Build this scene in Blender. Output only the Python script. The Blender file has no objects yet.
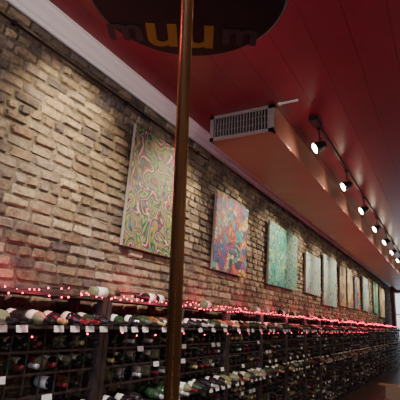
import bpy, math, random
from mathutils import Vector, Matrix
random.seed(7)
E=1.6
scene=bpy.context.scene
COL=scene.collection

# ---------------- materials ----------------
def mat(name, col, rough=0.6, metal=0.0, emis=None, estr=0, noise=0.0, nscale=20, bump=0.0, spec=0.5):
    m=bpy.data.materials.new(name); m.use_nodes=True
    nt=m.node_tree; b=nt.nodes['Principled BSDF']
    b.inputs['Base Color'].default_value=(*col,1)
    b.inputs['Roughness'].default_value=rough
    b.inputs['Metallic'].default_value=metal
    b.inputs['Specular IOR Level'].default_value=spec
    if emis:
        b.inputs['Emission Color'].default_value=(*emis,1); b.inputs['Emission Strength'].default_value=estr
    if noise>0 or bump>0:
        tc=nt.nodes.new('ShaderNodeTexCoord'); n=nt.nodes.new('ShaderNodeTexNoise')
        n.inputs['Scale'].default_value=nscale; n.inputs['Detail'].default_value=5
        nt.links.new(tc.outputs['Object'],n.inputs['Vector'])
        if noise>0:
            r=nt.nodes.new('ShaderNodeValToRGB')
            r.color_ramp.elements[0].position=.3; r.color_ramp.elements[1].position=.7
            r.color_ramp.elements[0].color=(*[c*(1-noise) for c in col],1)
            r.color_ramp.elements[1].color=(*[min(1,c*(1+noise)) for c in col],1)
            nt.links.new(n.outputs['Fac'],r.inputs['Fac']); nt.links.new(r.outputs['Color'],b.inputs['Base Color'])
        if bump>0:
            bp=nt.nodes.new('ShaderNodeBump'); bp.inputs['Strength'].default_value=bump; bp.inputs['Distance'].default_value=.01
            nt.links.new(n.outputs['Fac'],bp.inputs['Height']); nt.links.new(bp.outputs['Normal'],b.inputs['Normal'])
    return m

# ---------------- mesh builder ----------------
class MB:
    def __init__(s): s.v=[]; s.f=[]; s.m=[]; s.sm=[]
    def box(s,lo,hi,mi=0,M=None):
        k=len(s.v)
        c=[(x,y,z) for x in (lo[0],hi[0]) for y in (lo[1],hi[1]) for z in (lo[2],hi[2])]
        if M is not None: c=[tuple(M@Vector(p)) for p in c]
        s.v+=c
        for f in ((0,1,3,2),(4,6,7,5),(0,4,5,1),(2,3,7,6),(0,2,6,4),(1,5,7,3)):
            s.f.append(tuple(k+i for i in f)); s.m.append(mi); s.sm.append(False)
    def lathe(s,p0,d,prof,seg=12,mis=None,smooth=True):
        d=Vector(d).normalized(); a=Vector((0,0,1)) if abs(d.z)<.9 else Vector((1,0,0))
        u=d.cross(a).normalized(); w=d.cross(u); p0=Vector(p0); k=len(s.v)
        for (r,t) in prof:
            for i in range(seg):
                an=2*math.pi*i/seg
                s.v.append(tuple(p0+d*t+(u*math.cos(an)+w*math.sin(an))*max(r,1e-5)))
        for j in range(len(prof)-1):
            for i in range(seg):
                i2=(i+1)%seg
                s.f.append((k+j*seg+i,k+(j+1)*seg+i,k+(j+1)*seg+i2,k+j*seg+i2))
                s.m.append(mis[j] if mis else 0); s.sm.append(smooth)
    def cyl(s,p0,p1,r,mi=0,seg=12,r1=None):
        L=(Vector(p1)-Vector(p0)).length; r1=r if r1 is None else r1
        s.lathe(p0,Vector(p1)-Vector(p0),[(0,0),(r,0),(r,0),(r1,L),(r1,L),(0,L)],seg,[mi]*5)
    def obj(s,name,mats,parent=None):
        me=bpy.data.meshes.new(name); me.from_pydata(s.v,[],s.f)
        for m in mats: me.materials.append(m)
        me.polygons.foreach_set('material_index',s.m); me.polygons.foreach_set('use_smooth',s.sm)
        me.update(); o=bpy.data.objects.new(name,me); COL.objects.link(o)
        if parent: o.parent=parent
        return o

# ---------------- brick wall ----------------
WX=-2.6; Y0=-4.0; Y1=25.5; CZ=E+2.30
def brick_mat():
    m=bpy.data.materials.new('old_brick'); m.use_nodes=True; nt=m.node_tree; b=nt.nodes['Principled BSDF']
    at=nt.nodes.new('ShaderNodeAttribute'); at.attribute_name='bcol'
    tc=nt.nodes.new('ShaderNodeTexCoord')
    n=nt.nodes.new('ShaderNodeTexNoise'); n.inputs['Scale'].default_value=24; n.inputs['Detail'].default_value=8; n.inputs['Roughness'].default_value=.7
    n2=nt.nodes.new('ShaderNodeTexNoise'); n2.inputs['Scale'].default_value=3.5; n2.inputs['Detail'].default_value=6; n2.inputs['Roughness'].default_value=.7
    for q in (n,n2): nt.links.new(tc.outputs['Object'],q.inputs['Vector'])
    r=nt.nodes.new('ShaderNodeValToRGB'); r.color_ramp.elements[0].position=.34; r.color_ramp.elements[1].position=.64
    r.color_ramp.elements[0].color=(.30,.28,.30,1)
    r.color_ramp.elements[1].color=(1,.99,.96,1)
    mx=nt.nodes.new('ShaderNodeMixRGB'); mx.blend_type='MULTIPLY'; mx.inputs[0].default_value=.9
    nt.links.new(n.outputs['Fac'],r.inputs['Fac']); nt.links.new(at.outputs['Color'],mx.inputs[1]); nt.links.new(r.outputs['Color'],mx.inputs[2])
    r2=nt.nodes.new('ShaderNodeValToRGB'); r2.color_ramp.elements[0].position=.51; r2.color_ramp.elements[1].position=.70
    r2.color_ramp.elements[0].color=(0,0,0,1); r2.color_ramp.elements[1].color=(.45,.45,.45,1)
    nt.links.new(n2.outputs['Fac'],r2.inputs['Fac'])
    mx2=nt.nodes.new('ShaderNodeMixRGB'); nt.links.new(r2.outputs['Color'],mx2.inputs[0])
    nt.links.new(mx.outputs[0],mx2.inputs[1]); mx2.inputs[2].default_value=(.42,.37,.28,1)
    nt.links.new(mx2.outputs[0],b.inputs['Base Color'])
    bp=nt.nodes.new('ShaderNodeBump'); bp.inputs['Strength'].default_value=1; bp.inputs['Distance'].default_value=.016
    nt.links.new(n.outputs['Fac'],bp.inputs['Height']); nt.links.new(bp.outputs['Normal'],b.inputs['Normal'])
    b.inputs['Roughness'].default_value=.8
    return m
BR=brick_mat()
verts=[];faces=[];cols=[]
def addq(vs,fs,c):
    k=len(verts); verts.extend(vs)
    for f in fs: faces.append(tuple(k+i for i in f))
    cols.extend([c]*len(vs))
addq([(WX-.016,Y0,0),(WX-.016,Y1,0),(WX-.016,Y1,CZ),(WX-.016,Y0,CZ)],[(0,1,2,3)],(.16,.135,.105,1))
pal=[(.30,.225,.155),(.35,.27,.185),(.26,.195,.15),(.20,.16,.14),(.40,.32,.215),(.31,.25,.19),(.17,.14,.14),(.44,.36,.25),(.27,.185,.13),(.35,.29,.24)]
ch=.085; row=0; z=0.0
while z+ch<=CZ+.02:
    off=(row%2)*.105+random.uniform(-.015,.015)
    header=(row%6==5)
    bl=.112 if header else .212
    y=Y0+off
    while y+bl<Y1:
        L=bl*random.uniform(.92,1.07)
        a,b_=y+.007,y+L-.009; c,d=z+.007+random.uniform(-.004,.004),z+ch-.009+random.uniform(-.004,.004)
        x0=WX-.016; x1=WX+random.uniform(-.005,.018)
        k=random.uniform(.006,.018)
        jj=lambda:random.uniform(-.005,.005)
        outl=[(a+k,c),(b_-k,c),(b_,c+k),(b_,d-k),(b_-k,d),(a+k,d),(a,d-k),(a,c+k)]
        cy,cz=(a+b_)/2,(c+d)/2
        o=[(x0,p[0]+jj(),p[1]+jj()) for p in outl]
        i_=[(x1+random.uniform(-.007,.003),cy+(p[0]-cy)*(1-.026/L*1.0)+jj(),cz+(p[1]-cz)*.76+jj()) for p in outl]
        fs=[(8,9,10,11,12,13,14,15)]+[(q,(q+1)%8,8+(q+1)%8,8+q) for q in range(8)]
        pc=random.choice(pal); g=random.uniform(.55,1.2)
        addq(o+i_,fs,(pc[0]*g,pc[1]*g,pc[2]*g,1))
        y+=L
    z+=ch; row+=1
me=bpy.data.meshes.new('wall_left'); me.from_pydata(verts,[],faces); me.materials.append(BR)
ca=me.color_attributes.new('bcol','FLOAT_COLOR','POINT')
ca.data.foreach_set('color',[x for c in cols for x in c]); me.update()
COL.objects.link(bpy.data.objects.new('wall_left',me))

# ---------------- other room shell ----------------
plaster=mat('dark_red_plaster',(.20,.07,.06),.8,noise=.2,nscale=4)
m=MB(); m.box((2.6,Y0,0),(2.75,Y1,CZ)); m.obj('wall_right',[plaster])
m=MB(); m.box((WX-.15,Y1,0),(2.75,Y1+.15,CZ)); m.obj('wall_far',[plaster])
m=MB()
m.box((WX-.15,Y0-.15,0),(2.75,Y0,.6)); m.box((WX-.15,Y0-.15,3.2),(2.75,Y0,CZ)); m.box((WX-.15,Y0-.15,.6),(-2.0,Y0,3.2)); m.box((2.0,Y0-.15,.6),(2.75,Y0,3.2))
m.obj('wall_front',[plaster])
fr=mat('white_paint',(.75,.73,.68),.5)
m=MB()
for x in (-2.0,-.7,.62,1.94): m.box((x,Y0-.12,.6),(x+.06,Y0-.04,3.2))
m.box((-2,Y0-.12,.6),(2,Y0-.04,.66)); m.box((-2,Y0-.12,3.14),(2,Y0-.04,3.2)); m.obj('added_window_1',[fr])  # unseen window, added behind the camera as an opening for daylight
fm=mat('floor_wood',(.10,.06,.045),.35,noise=.4,nscale=6)
m=MB()
x=WX
while x<2.6:
    m.box((x,Y0,-.05),(x+.127,Y1,0)); x+=.13
m.obj('floor',[fm])
cm=mat('ceiling_red_paint',(.215,.017,.036),.32,noise=.12,nscale=2,bump=.06)
m=MB(); m.box((WX-.15,Y0-.15,CZ+.006),(2.75,Y1+.15,CZ+.1))
x=WX
while x<2.6:
    m.box((x+.0015,Y0,CZ),(x+.2985,Y1,CZ+.006)); x+=.3
m.obj('ceiling',[cm])
m=MB()
prof=[(0,-.16),(.02,-.16),(.025,-.13),(.045,-.12),(.06,-.075),(.095,-.045),(.10,-.02),(.12,-.015),(.12,0),(0,0)]
for y in (Y0,Y1):
    for p in prof: m.v.append((WX+.0+p[0],y,CZ+p[1]))
n=len(prof)
for i in range(n):
    j=(i+1)%n; m.f.append((i,j,n+j,n+i)); m.m.append(0); m.sm.append(False)
m.obj('trim_1',[mat('crown_white',(.93,.92,.95),.5)])
gl=mat('bright_pane',(.6,.7,.8),.3,emis=(.75,.85,1),estr=1.6)
m=MB()
YD=Y1-.002
m.box((-2.45,YD-.06,0),(-2.38,YD,3.5)); m.box((-1.42,YD-.06,0),(-1.35,YD,3.5)); m.box((-2.38,YD-.06,3.42),(-1.42,YD,3.5)); m.box((-2.38,YD-.05,2.3),(-1.42,YD,2.36)); m.box((-2.38,YD-.03,0),(-1.42,YD-.001,3.42),1)
m.obj('door_1',[fr,gl])

# ---------------- conduit ----------------
blk=mat('black_metal',(.015,.015,.017),.4,metal=.3)
m=MB()
m.cyl((WX+.045,Y0,E+1.985),(WX+.045,4.6,E+1.985),.011,0,8)
for y in (0,1.6,2.9,4.3): m.box((WX+.02,y,E+1.97),(WX+.06,y+.03,E+2.0))
m.obj('electrical_conduit',[blk])

# ---------------- duct ----------------
dm=mat('duct_brown_paint',(.33,.12,.09),.45,noise=.12,nscale=2)
gr=mat('grille_metal',(.34,.29,.27),.4,metal=.4); dk=mat('painted_dark_recess',(.01,.01,.01),.9)
duct=bpy.data.objects.new('air_duct',None); COL.objects.link(duct)
DX0,DX1,DZ0,DZ1,DY=-2.24,-1.47,E+1.98,CZ,4.06
m=MB(); m.box((DX0,DY+.05,DZ0),(DX1,Y1,DZ1-.001))
for (a,b) in (((DX0,DY,DZ0),(DX0+.02,DY+.06,DZ1-.001)),((DX1-.02,DY,DZ0),(DX1,DY+.06,DZ1-.001)),((DX0,DY,DZ0),(DX1,DY+.06,DZ0+.02)),((DX0,DY,DZ1-.022),(DX1,DY+.06,DZ1-.001))): m.box(a,b)
y=6.4
while y<Y1-1:
    m.box((DX0-.006,y,DZ0-.004),(DX1+.006,y+.025,DZ1-.001)); y+=3.2
m.obj('duct_body',[dm],duct)
m=MB()
m.box((DX0+.02,DY+.03,DZ0+.02),(DX1-.02,DY+.049,DZ1-.02),1)  # black sheet painted for the shade inside the duct end
g=.04
m.box((DX0-.005,DY-.015,DZ0+.0),(DX1+.005,DY,DZ0+g)); m.box((DX0-.005,DY-.015,DZ1-g-.005),(DX1+.005,DY,DZ1-.005))
m.box((DX0-.005,DY-.015,DZ0),(DX0+g,DY,DZ1-.005)); m.box((DX1-g-.02,DY-.015,DZ0),(DX1+.005,DY,DZ1-.005))
x=DX0+g+.01
while x<DX1-g:
    m.box((x,DY-.008,DZ0+g),(x+.010,DY+.02,DZ1-g)); x+=.036
for zz in (DZ0+.12,DZ0+.20): m.box((DX0+g,DY+.004,zz),(DX1-g,DY+.012,zz+.006))
m.obj('end_grille',[gr,dk],duct)
m=MB(); m.box((-1.42,4.05,CZ-.02),(-1.20,4.065,CZ)); m.box((-1.42,4.04,CZ-.025),(-1.39,4.075,CZ)); m.obj('ceiling_bracket',[fr])

# ---------------- track lights ----------------
bulb=mat('lamp_face',(1,.9,.7),.3,emis=(1,.86,.62),estr=45)
TX=-1.16
m=MB()
m.box((TX-.018,4.45,CZ-.035),(TX+.018,24,CZ)); m.box((TX-.018,-3.0,CZ-.035),(TX+.018,2.1,CZ))
m.box((TX-.05,4.5,CZ-.05),(TX+.05,4.72,CZ)); m.obj('track_light_rail',[blk])
def head(Y,tz,en,dy=-.8,cone=62,drop=.26,col=(1,.79,.50)):
    P=Vector((TX,Y,CZ-drop)); T=Vector((WX,Y+dy,E+tz)); d=(T-P).normalized()
    m=MB()
    m.box((TX-.02,Y-.045,CZ-.06),(TX+.02,Y+.045,CZ-.036))
    m.cyl((TX,Y,CZ-.06),(TX,Y,CZ-drop+.075),.009,0,8)
    s=d.cross(Vector((0,0,1))).normalized()
    top=Vector((TX,Y,CZ-drop+.08))
    m.cyl(top-s*.07,top+s*.07,.007,0,8)
    for q in(-1,1): m.cyl(top+s*.07*q,P+s*.07*q,.007,0,8)
    m.lathe(P-d*.075,d,[(0,0),(.03,0),(.045,.012),(.052,.03),(.058,.08),(.068,.14),(.070,.15),(.064,.15),(.062,.142),(0,.142)],20,[0,0,0,0,0,0,0,0,1])
    o=m.obj('track_spotlight',[blk,bulb])
    L=bpy.data.lights.new('lamp','SPOT'); L.energy=en; L.spot_size=math.radians(cone); L.spot_blend=.9; L.shadow_soft_size=.04; L.color=col
    lo=bpy.data.objects.new('lamp',L); COL.objects.link(lo)
    lo.location=P+d*.10; lo.rotation_euler=d.to_track_quat('-Z','Y').to_euler(); lo.parent=o
for i,Y in enumerate((-1.4,.3,1.95)): head(Y,1.35,(190,290,380)[i],dy=.35,cone=54)
Ys=[4.79,6.41,7.95,9.6,11.2,12.8,14.4,16.0,17.6,19.2,20.8,22.4]
for Y in Ys: head(Y,1.15,330,dy=-.95,cone=54)
head(1.0,-.25,230,dy=1.2,cone=58,col=(1,.90,.78))  # extra out-of-view head, added to brighten the near rack labels
head(1.45,-.35,380,dy=2.8,cone=48,col=(1,.90,.78))  # second added head, fill for the rack further along

# ---------------- paintings ----------------
def paint(name,pal,scale,dist,seed,line=.5,wave=3.,mode='cell'):
    m=bpy.data.materials.new(name); m.use_nodes=True; nt=m.node_tree; b=nt.nodes['Principled BSDF']; N=nt.nodes.new; Lk=nt.links.new
    tc=N('ShaderNodeTexCoord'); mp=N('ShaderNodeMapping'); mp.inputs['Location'].default_value=(seed*3.1,seed*1.7,seed*2.3)
    Lk(tc.outputs['Object'],mp.inputs['Vector'])
    n=N('ShaderNodeTexNoise'); n.inputs['Scale'].default_value=wave; n.inputs['Detail'].default_value=1.5; Lk(mp.outputs[0],n.inputs['Vector'])
    sc=N('ShaderNodeVectorMath'); sc.operation='SCALE'; sc.inputs['Scale'].default_value=dist; Lk(n.outputs['Color'],sc.inputs[0])
    ad=N('ShaderNodeVectorMath'); Lk(mp.outputs[0],ad.inputs[0]); Lk(sc.outputs[0],ad.inputs[1])
    ve=N('ShaderNodeTexVoronoi'); ve.feature='DISTANCE_TO_EDGE'; ve.inputs['Scale'].default_value=scale; Lk(ad.outputs[0],ve.inputs['Vector'])
    r=N('ShaderNodeValToRGB'); r.color_ramp.interpolation='CONSTANT'; e=r.color_ramp.elements
    while len(e)<len(pal): e.new(.5)
    for i,c in enumerate(pal): e[i].position=i/len(pal)
    for i,c in enumerate(pal): e[i].color=(*c,1)
    if mode=='cell':
        v=N('ShaderNodeTexVoronoi'); v.inputs['Scale'].default_value=scale; Lk(ad.outputs[0],v.inputs['Vector'])
        sp=N('ShaderNodeSeparateColor'); Lk(v.outputs['Color'],sp.inputs[0]); Lk(sp.outputs[0],r.inputs['Fac'])
    else:
        n3=N('ShaderNodeTexNoise'); n3.inputs['Scale'].default_value=scale; n3.inputs['Detail'].default_value=0; n3.inputs['Distortion'].default_value=.6; Lk(ad.outputs[0],n3.inputs['Vector'])
        mu=N('ShaderNodeMath'); mu.operation='MULTIPLY'; mu.inputs[1].default_value=2.6; Lk(n3.outputs['Fac'],mu.inputs[0])
        fc=N('ShaderNodeMath'); fc.operation='FRACT'; Lk(mu.outputs[0],fc.inputs[0]); Lk(fc.outputs[0],r.inputs['Fac'])
    w=N('ShaderNodeTexWave'); w.wave_type='RINGS'; w.inputs['Scale'].default_value=scale*.6; w.inputs['Distortion'].default_value=9; w.inputs['Detail'].default_value=2; Lk(ad.outputs[0],w.inputs['Vector'])
    rw=N('ShaderNodeValToRGB'); rw.color_ramp.elements[0].position=.12; rw.color_ramp.elements[1].position=.3
    rw.color_ramp.elements[0].color=(.1,.12,.12,1); rw.color_ramp.elements[1].color=(1,1,1,1); Lk(w.outputs['Fac'],rw.inputs['Fac'])
    re=N('ShaderNodeValToRGB'); re.color_ramp.elements[0].position=.03; re.color_ramp.elements[1].position=.07
    re.color_ramp.elements[0].color=(.03,.03,.05,1); re.color_ramp.elements[1].color=(1,1,1,1); Lk(ve.outputs['Distance'],re.inputs['Fac'])
    m1=N('ShaderNodeMixRGB'); m1.blend_type='MULTIPLY'; m1.inputs[0].default_value=line*(.0 if mode!='cell' else 1); Lk(r.outputs[0],m1.inputs[1]); Lk(rw.outputs[0],m1.inputs[2])
    m2=N('ShaderNodeMixRGB'); m2.blend_type='MULTIPLY'; m2.inputs[0].default_value=line*(.5 if mode!='cell' else 1); Lk(m1.outputs[0],m2.inputs[1]); Lk(re.outputs[0],m2.inputs[2])
    Lk(m2.outputs[0],b.inputs['Base Color']); b.inputs['Roughness'].default_value=.6
    return m
K=(.010,.010,.025)
psy=[(.30,.32,.03),(.01,.12,.03),K,(.16,.01,.15),(.50,.42,.28),(.30,.012,.03),K,(.01,.10,.18),(.36,.18,.01),(.03,.18,.04),K,(.02,.16,.14)]
org=[(.02,.20,.32),(.50,.05,.03),(.52,.26,.04),(.02,.06,.28),(.40,.36,.26),(.04,.28,.34),(.20,.03,.22),(.02,.02,.08),(.30,.02,.05)]
tur=[(.01,.24,.24),(.02,.30,.16),(.01,.06,.12),(.10,.50,.50),(.34,.48,.08),(.01,.10,.28),(.12,.44,.36),(.02,.28,.32)]
pale=[(.18,.36,.44),(.32,.44,.42),(.07,.20,.34),(.42,.40,.28),(.20,.42,.42)]
warm=[(.52,.42,.24),(.40,.28,.14),(.32,.26,.20),(.46,.36,.18),(.18,.14,.12)]
PT=[(1.17,1.545,.235,.70,psy,6.5,.3,3,'swirl'),(1.855,2.255,.235,.625,org,9,.4,3,'cell'),(2.615,3.22,.235,.645,tur,6,.3,4,'swirl'),
(3.47,3.93,.245,.575,pale,4,.3,3,'swirl'),(4.05,4.58,.18,.645,pale,4,.3,2,'swirl'),(4.76,5.05,.205,.62,warm,5,.2,2,'cell'),(5.16,5.48,.205,.65,warm,5,.2,2,'cell'),
(5.6,5.92,.21,.605,org,6,.2,2,'cell'),(6.19,6.72,.215,.665,pale,5,.2,2,'cell'),(7.18,7.62,.217,.69,tur,3,.2,2,'swirl'),(7.85,8.45,.18,.66,warm,4,.2,2,'cell')]
edge=mat('canvas_edge',(.35,.30,.24),.7)
for i,(a,b,c,d,pl,s,di,wv,mo) in enumerate(PT):
    a,b,c,d=[q*2.6 for q in (a,b,c,d)]
    W=b-a;H=d-c
    m=MB(); m.box((-.02,-W/2,0),(.012,W/2,H),1); m.box((.012,-W/2,0),(.016,W/2,H),0)
    o=m.obj('painting',[paint('canvas_%d'%i,pl,s,di,i+1.3,.75 if i<3 else .35,wv,mo),edge])
    o.location=(WX+.045,(a+b)/2,E+c); o.rotation_euler=(0,math.radians(1.2),0)

# ---------------- wine racks ----------------
rk=mat('rack_dark_wood',(.04,.028,.028),.42,noise=.3,nscale=12)
RB,RF=WX+.03,-2.22
rows=[-.045,-.20,-.33,-.46,-.62,-.77,-.90,-1.03,-1.16,-1.29,-1.42]
DISP=(0,4)
yy=-.6
RY=[]
while yy<24.6: RY.append(yy); yy+=1.05
for y in RY:
    m=MB(); w=1.04
    for py in (y,y+w-.045):
        m.box((RF-.05,py,0),(RF+.01,py+.045,E+.09)); m.box((RB,py,0),(RB+.03,py+.045,E+.09))
        for zz in rows: m.box((RB,py+.01,E+zz-.05),(RF,py+.03,E+zz-.035))
    m.box((RB-.0,y,E+.09),(RF+.015,y+w,E+.11))
    for ri,zz in enumerate(rows):
        if ri in DISP:
            m.box((RB,y+.0,E+zz-.064),(RF+.09,y+w,E+zz-.048))
        else:
            m.box((RF-.022,y+.03,E+zz-.058),(RF-.008,y+w-.03,E+zz-.043)); m.box((RB+.08,y+.03,E+zz-.058),(RB+.094,y+w-.03,E+zz-.043))
    for kk in range(1,8):
        q=y+.03+kk*(w-.06)/8
        m.box((RF-.02,q-.004,.06),(RF-.012,q+.004,E-.68)); m.box((RF-.02,q-.004,E-.55),(RF-.012,q+.004,E-.12))
    m.box((RB,y,0),(RF,y+w,.06)); 
    m.obj('wine_rack',[rk])
gm=[mat('glass_green',(.02,.05,.022),.12),mat('glass_black',(.014,.012,.015),.1),mat('glass_amber',(.10,.06,.015),.12),mat('glass_pale_green',(.20,.22,.12),.12),
 mat('label_white',(.92,.91,.89),.6),mat('label_cream',(.78,.72,.58),.6),mat('label_red',(.25,.04,.04),.6),
 mat('foil_black',(.02,.02,.02),.3,metal=.3),mat('foil_red',(.18,.02,.03),.35,metal=.3),mat('foil_gold',(.50,.38,.18),.35,metal=.4),mat('foil_silver',(.55,.55,.58),.35,metal=.4)]
def bottle(m,p,d,seg=10,disp=False,S=1.0,lie=False):
    r=.038*random.uniform(.95,1.03)*S
    g=random.choice((0,0,1,1,1,2,3)); l=random.choice((4,4,4,5,g)) if disp else random.choice((4,4,4,5,5,6)); c=random.choice((7,7,7,7,7,8,9,10))
    if lie: e0,e1,l=.05,.145,4
    elif disp: e0=random.uniform(.085,.12); e1=e0+random.uniform(.04,.065)
    else: e0,e1=.045,.155
    prof=[(0,.006),(r*.8,0),(r,.006),(r,e0),(r+.0006,e0),(r+.0006,e1),(r,e1),(r,.187),(r*.84,.21),(.018,.235),(.0145,.25),(.0145,.288),(.016,.290),(.016,.302),(0,.302)]
    m.lathe(p,d,prof,seg,[g,g,g,l,l,l,g,g,g,c,c,c,c,c])
m=MB()
for ri,zz in enumerate(rows):
    disp=ri in DISP
    NB=7 if disp else 8
    for y in RY:
        for kk in range(NB):
            q=y+.035+(kk+.5)*.97/NB
            if zz<-.55 and q<1.2: continue
            if random.random()<(.06 if disp else .22): continue
            dx=random.uniform(-.02,.02)
            if disp: bottle(m,(RF-.12+dx,q+random.uniform(-.008,.008),E+zz+.014),(1,random.uniform(-.10,.10),-.12),12 if q<10 else 8,True,1.12)
            else: bottle(m,(RB+.07+max(dx,0),q+random.uniform(-.006,.006),E+zz-.003),(1,random.uniform(-.03,.03),0),10 if q<10 else 7)
m.obj('wine_bottles_in_racks',gm)
m=MB()
def lying(Y,X=-2.36,s=1):
    bottle(m,(X,Y-.15*s,E+.11+.044),(random.uniform(-.12,.12),s,0),16,True,1.1,True)
lying(2.66); lying(3.20,-2.34,-1); lying(3.54,-2.40); lying(4.44,-2.36); 
for Y in (5.9,6.3,7.0,7.5,8.6,9.4,10.1,11.5,12.2,14,15.5): lying(Y,-2.36,random.choice((1,-1)))
m.obj('wine_bottles_lying_on_top',gm)
m=MB(); tag=mat('price_tag_card',(.88,.88,.88),.6)
for ri,zz in enumerate(rows):
    for y in RY:
        dsp=ri in DISP
        NB=7 if dsp else 8
        for kk in range(NB):
            if random.random()>(.65 if dsp else .12): continue
            q=y+.035+(kk+.5)*.97/NB
            M=Matrix.Translation(((RF+.094) if dsp else RF+.004,q,E+zz-.064))@Matrix.Rotation(math.radians(-12),4,'Y')
            m.box((-.001,-.040,-.020),(.001,.040,.020),0,M)
m.obj('price_tags',[tag])
# red string lights
red=mat('red_bulb',(1,.02,.05),.3,emis=(1,.02,.07),estr=26)
m=MB()
def string(x,z,amp,y0,y1,per,st,jit=.01):
    y=y0; last=None; ph=0; P=per; A=amp
    while y<y1:
        t=(y-ph-y0)/P
        if t>=1: ph+=P; P=per*random.uniform(.5,1.4); A=amp*random.uniform(.3,1.5); t=0
        p=Vector((x+random.uniform(-jit,jit),y,E+z-A*4*t*(1-t)+random.uniform(-jit,jit)))
        if last is not None: m.cyl(last,p,.0018,0,5)
        last=p
        r=random.uniform(.004,.0062)
        m.lathe(p-Vector((0,0,r)),(0,0,1),[(0,0),(r*.8,r*.5),(r,r),(r*.8,r*1.6),(0,r*2.2)],6,[1]*4)
        y+=st*random.uniform(.5,1.6)
string(RF+.03,.118,.03,-.5,24.5,.8,.07,.007)
string(RB+.03,.17,.03,-.5,24.5,1.2,.09,.012)
string(RF+.11,-.135,.012,.0,14,1.05,.34,.004)
m.obj('red_string_lights',[blk,red])
for i in range(14):
    for (gx,gz,ge) in ((RF+.12,.13,2.6),(RB+.12,.20,1.8)):
        L=bpy.data.lights.new('red_glow','POINT'); L.energy=ge; L.color=(1,.05,.12); L.shadow_soft_size=.08
        o=bpy.data.objects.new('red_string_glow',L); COL.objects.link(o); o.location=(gx,.6+i*1.3,E+gz)

# ---------------- pole & canopy ----------------
pm=mat('polished_brass_pole',(.78,.56,.30),.2,metal=1.0,noise=.08,nscale=8)
t=Vector((-.805,1.21,E+1.225)); bq=Vector((-.775,1.235,E-.26)); d=(t-bq).normalized()
p0=bq-d*(bq.z/d.z); p1=t+d*((CZ-t.z)/d.z)
m=MB(); m.cyl(p0+d*.002,p1-d*.002,.024,0,28); m.lathe(p0,(0,0,1),[(0,0),(.09,0),(.09,.008),(.04,.02),(.026,.05),(0.024,.05)],28); m.lathe(p1,(0,0,-1),[(0,0),(.07,0),(.07,.01),(.03,.03),(.024,.03)],28)
m.obj('support_pole',[pm])
can=mat('canopy_black',(.006,.006,.009),.5,spec=.3)
tz=E+1.235; t2=p0+d*((tz-p0.z)/d.z)
m=MB(); m.lathe((t2.x,t2.y,tz),(0,0,1),[(.027,.05),(.027,0),(.392,0),(.402,.006),(.406,.015),(.406,.04),(.39,.05),(.027,.05)],72,[0]*7,smooth=False)
co=m.obj('round_canopy',[can])
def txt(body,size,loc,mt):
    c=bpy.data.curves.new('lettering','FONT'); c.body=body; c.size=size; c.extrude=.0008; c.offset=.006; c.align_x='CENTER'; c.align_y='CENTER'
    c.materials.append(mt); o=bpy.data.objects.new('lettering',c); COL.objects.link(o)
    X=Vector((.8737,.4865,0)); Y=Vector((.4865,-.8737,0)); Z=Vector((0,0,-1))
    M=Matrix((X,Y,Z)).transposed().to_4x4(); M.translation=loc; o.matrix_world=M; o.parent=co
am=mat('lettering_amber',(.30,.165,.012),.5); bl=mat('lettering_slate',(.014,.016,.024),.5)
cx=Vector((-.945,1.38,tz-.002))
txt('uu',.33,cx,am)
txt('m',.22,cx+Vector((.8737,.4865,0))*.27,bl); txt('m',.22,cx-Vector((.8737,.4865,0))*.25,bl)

# ---------------- carton ----------------
cb=mat('cardboard',(.45,.36,.25),.8,noise=.1)
m=MB(); m.box((-1.45,11.8,0),(-1.1,12.2,.3)); m.box((-1.45,11.985,.3),(-1.1,12.015,.303)); m.box((-1.62,11.82,.295),(-1.45,12.18,.301)); m.box((-1.1,11.82,.295),(-.93,12.18,.301)); m.obj('cardboard_carton',[cb])

# ---------------- lights ----------------
def area(loc,rot,sx,sy,en,col):
    L=bpy.data.lights.new('daylight_fill','AREA'); L.shape='RECTANGLE'; L.size=sx; L.size_y=sy; L.energy=en; L.color=col
    o=bpy.data.objects.new('added_daylight_fill',L); COL.objects.link(o); o.location=loc; o.rotation_euler=rot
area((0,Y0+.05,1.9),(math.radians(90),0,0),4,2.6,180,(.74,.80,1))  # added area light behind the camera, bluish fill in place of daylight
w=bpy.data.worlds.new('world'); scene.world=w; w.use_nodes=True
w.node_tree.nodes['Background'].inputs[0].default_value=(.6,.7,.9,1); w.node_tree.nodes['Background'].inputs[1].default_value=.8
sh=mat('fill_pendant_shade',(.8,.7,.5),.5,emis=(1,.75,.45),estr=5)  # glow of the added pendants, raised to give the pole reflections
for Y in (-.8,2.0,6,10,14,18):  # unseen pendants added on the right as warm fill light
    m=MB(); m.cyl((1.3,Y,CZ-.9),(1.3,Y,CZ),.006,1,8); m.lathe((1.3,Y,CZ-1.15),(0,0,1),[(.16,0),(.14,.1),(.06,.24),(.02,.26),(0,.26)],24,[0]*4); m.lathe((1.3,Y,CZ),(0,0,-1),[(0,0),(.06,0),(.06,.02),(0,.03)],20,[1]*3)
    o=m.obj('added_fill_pendant',[sh,blk])
    L=bpy.data.lights.new('bulb','POINT'); L.energy=48 if Y>0 else 20; L.color=(1,.82,.64); L.shadow_soft_size=.12  # fill light belonging to the added pendant
    lo=bpy.data.objects.new('bulb',L); COL.objects.link(lo); lo.location=(1.3,Y,CZ-1.25); lo.parent=o

# ---------------- camera ----------------
cd=bpy.data.cameras.new('camera'); cam=bpy.data.objects.new('camera',cd); COL.objects.link(cam)
cd.sensor_width=36; cd.lens=38.7; cd.clip_start=.05
f=Vector((-.4812,.8356,.2651)).normalized(); r=Vector((.8725,.4858,.0524)); r=(r-f*r.dot(f)).normalized(); u=r.cross(f)
M=Matrix((r,u,-f)).transposed().to_4x4(); M.translation=(0,0,E); cam.matrix_world=M
scene.camera=cam
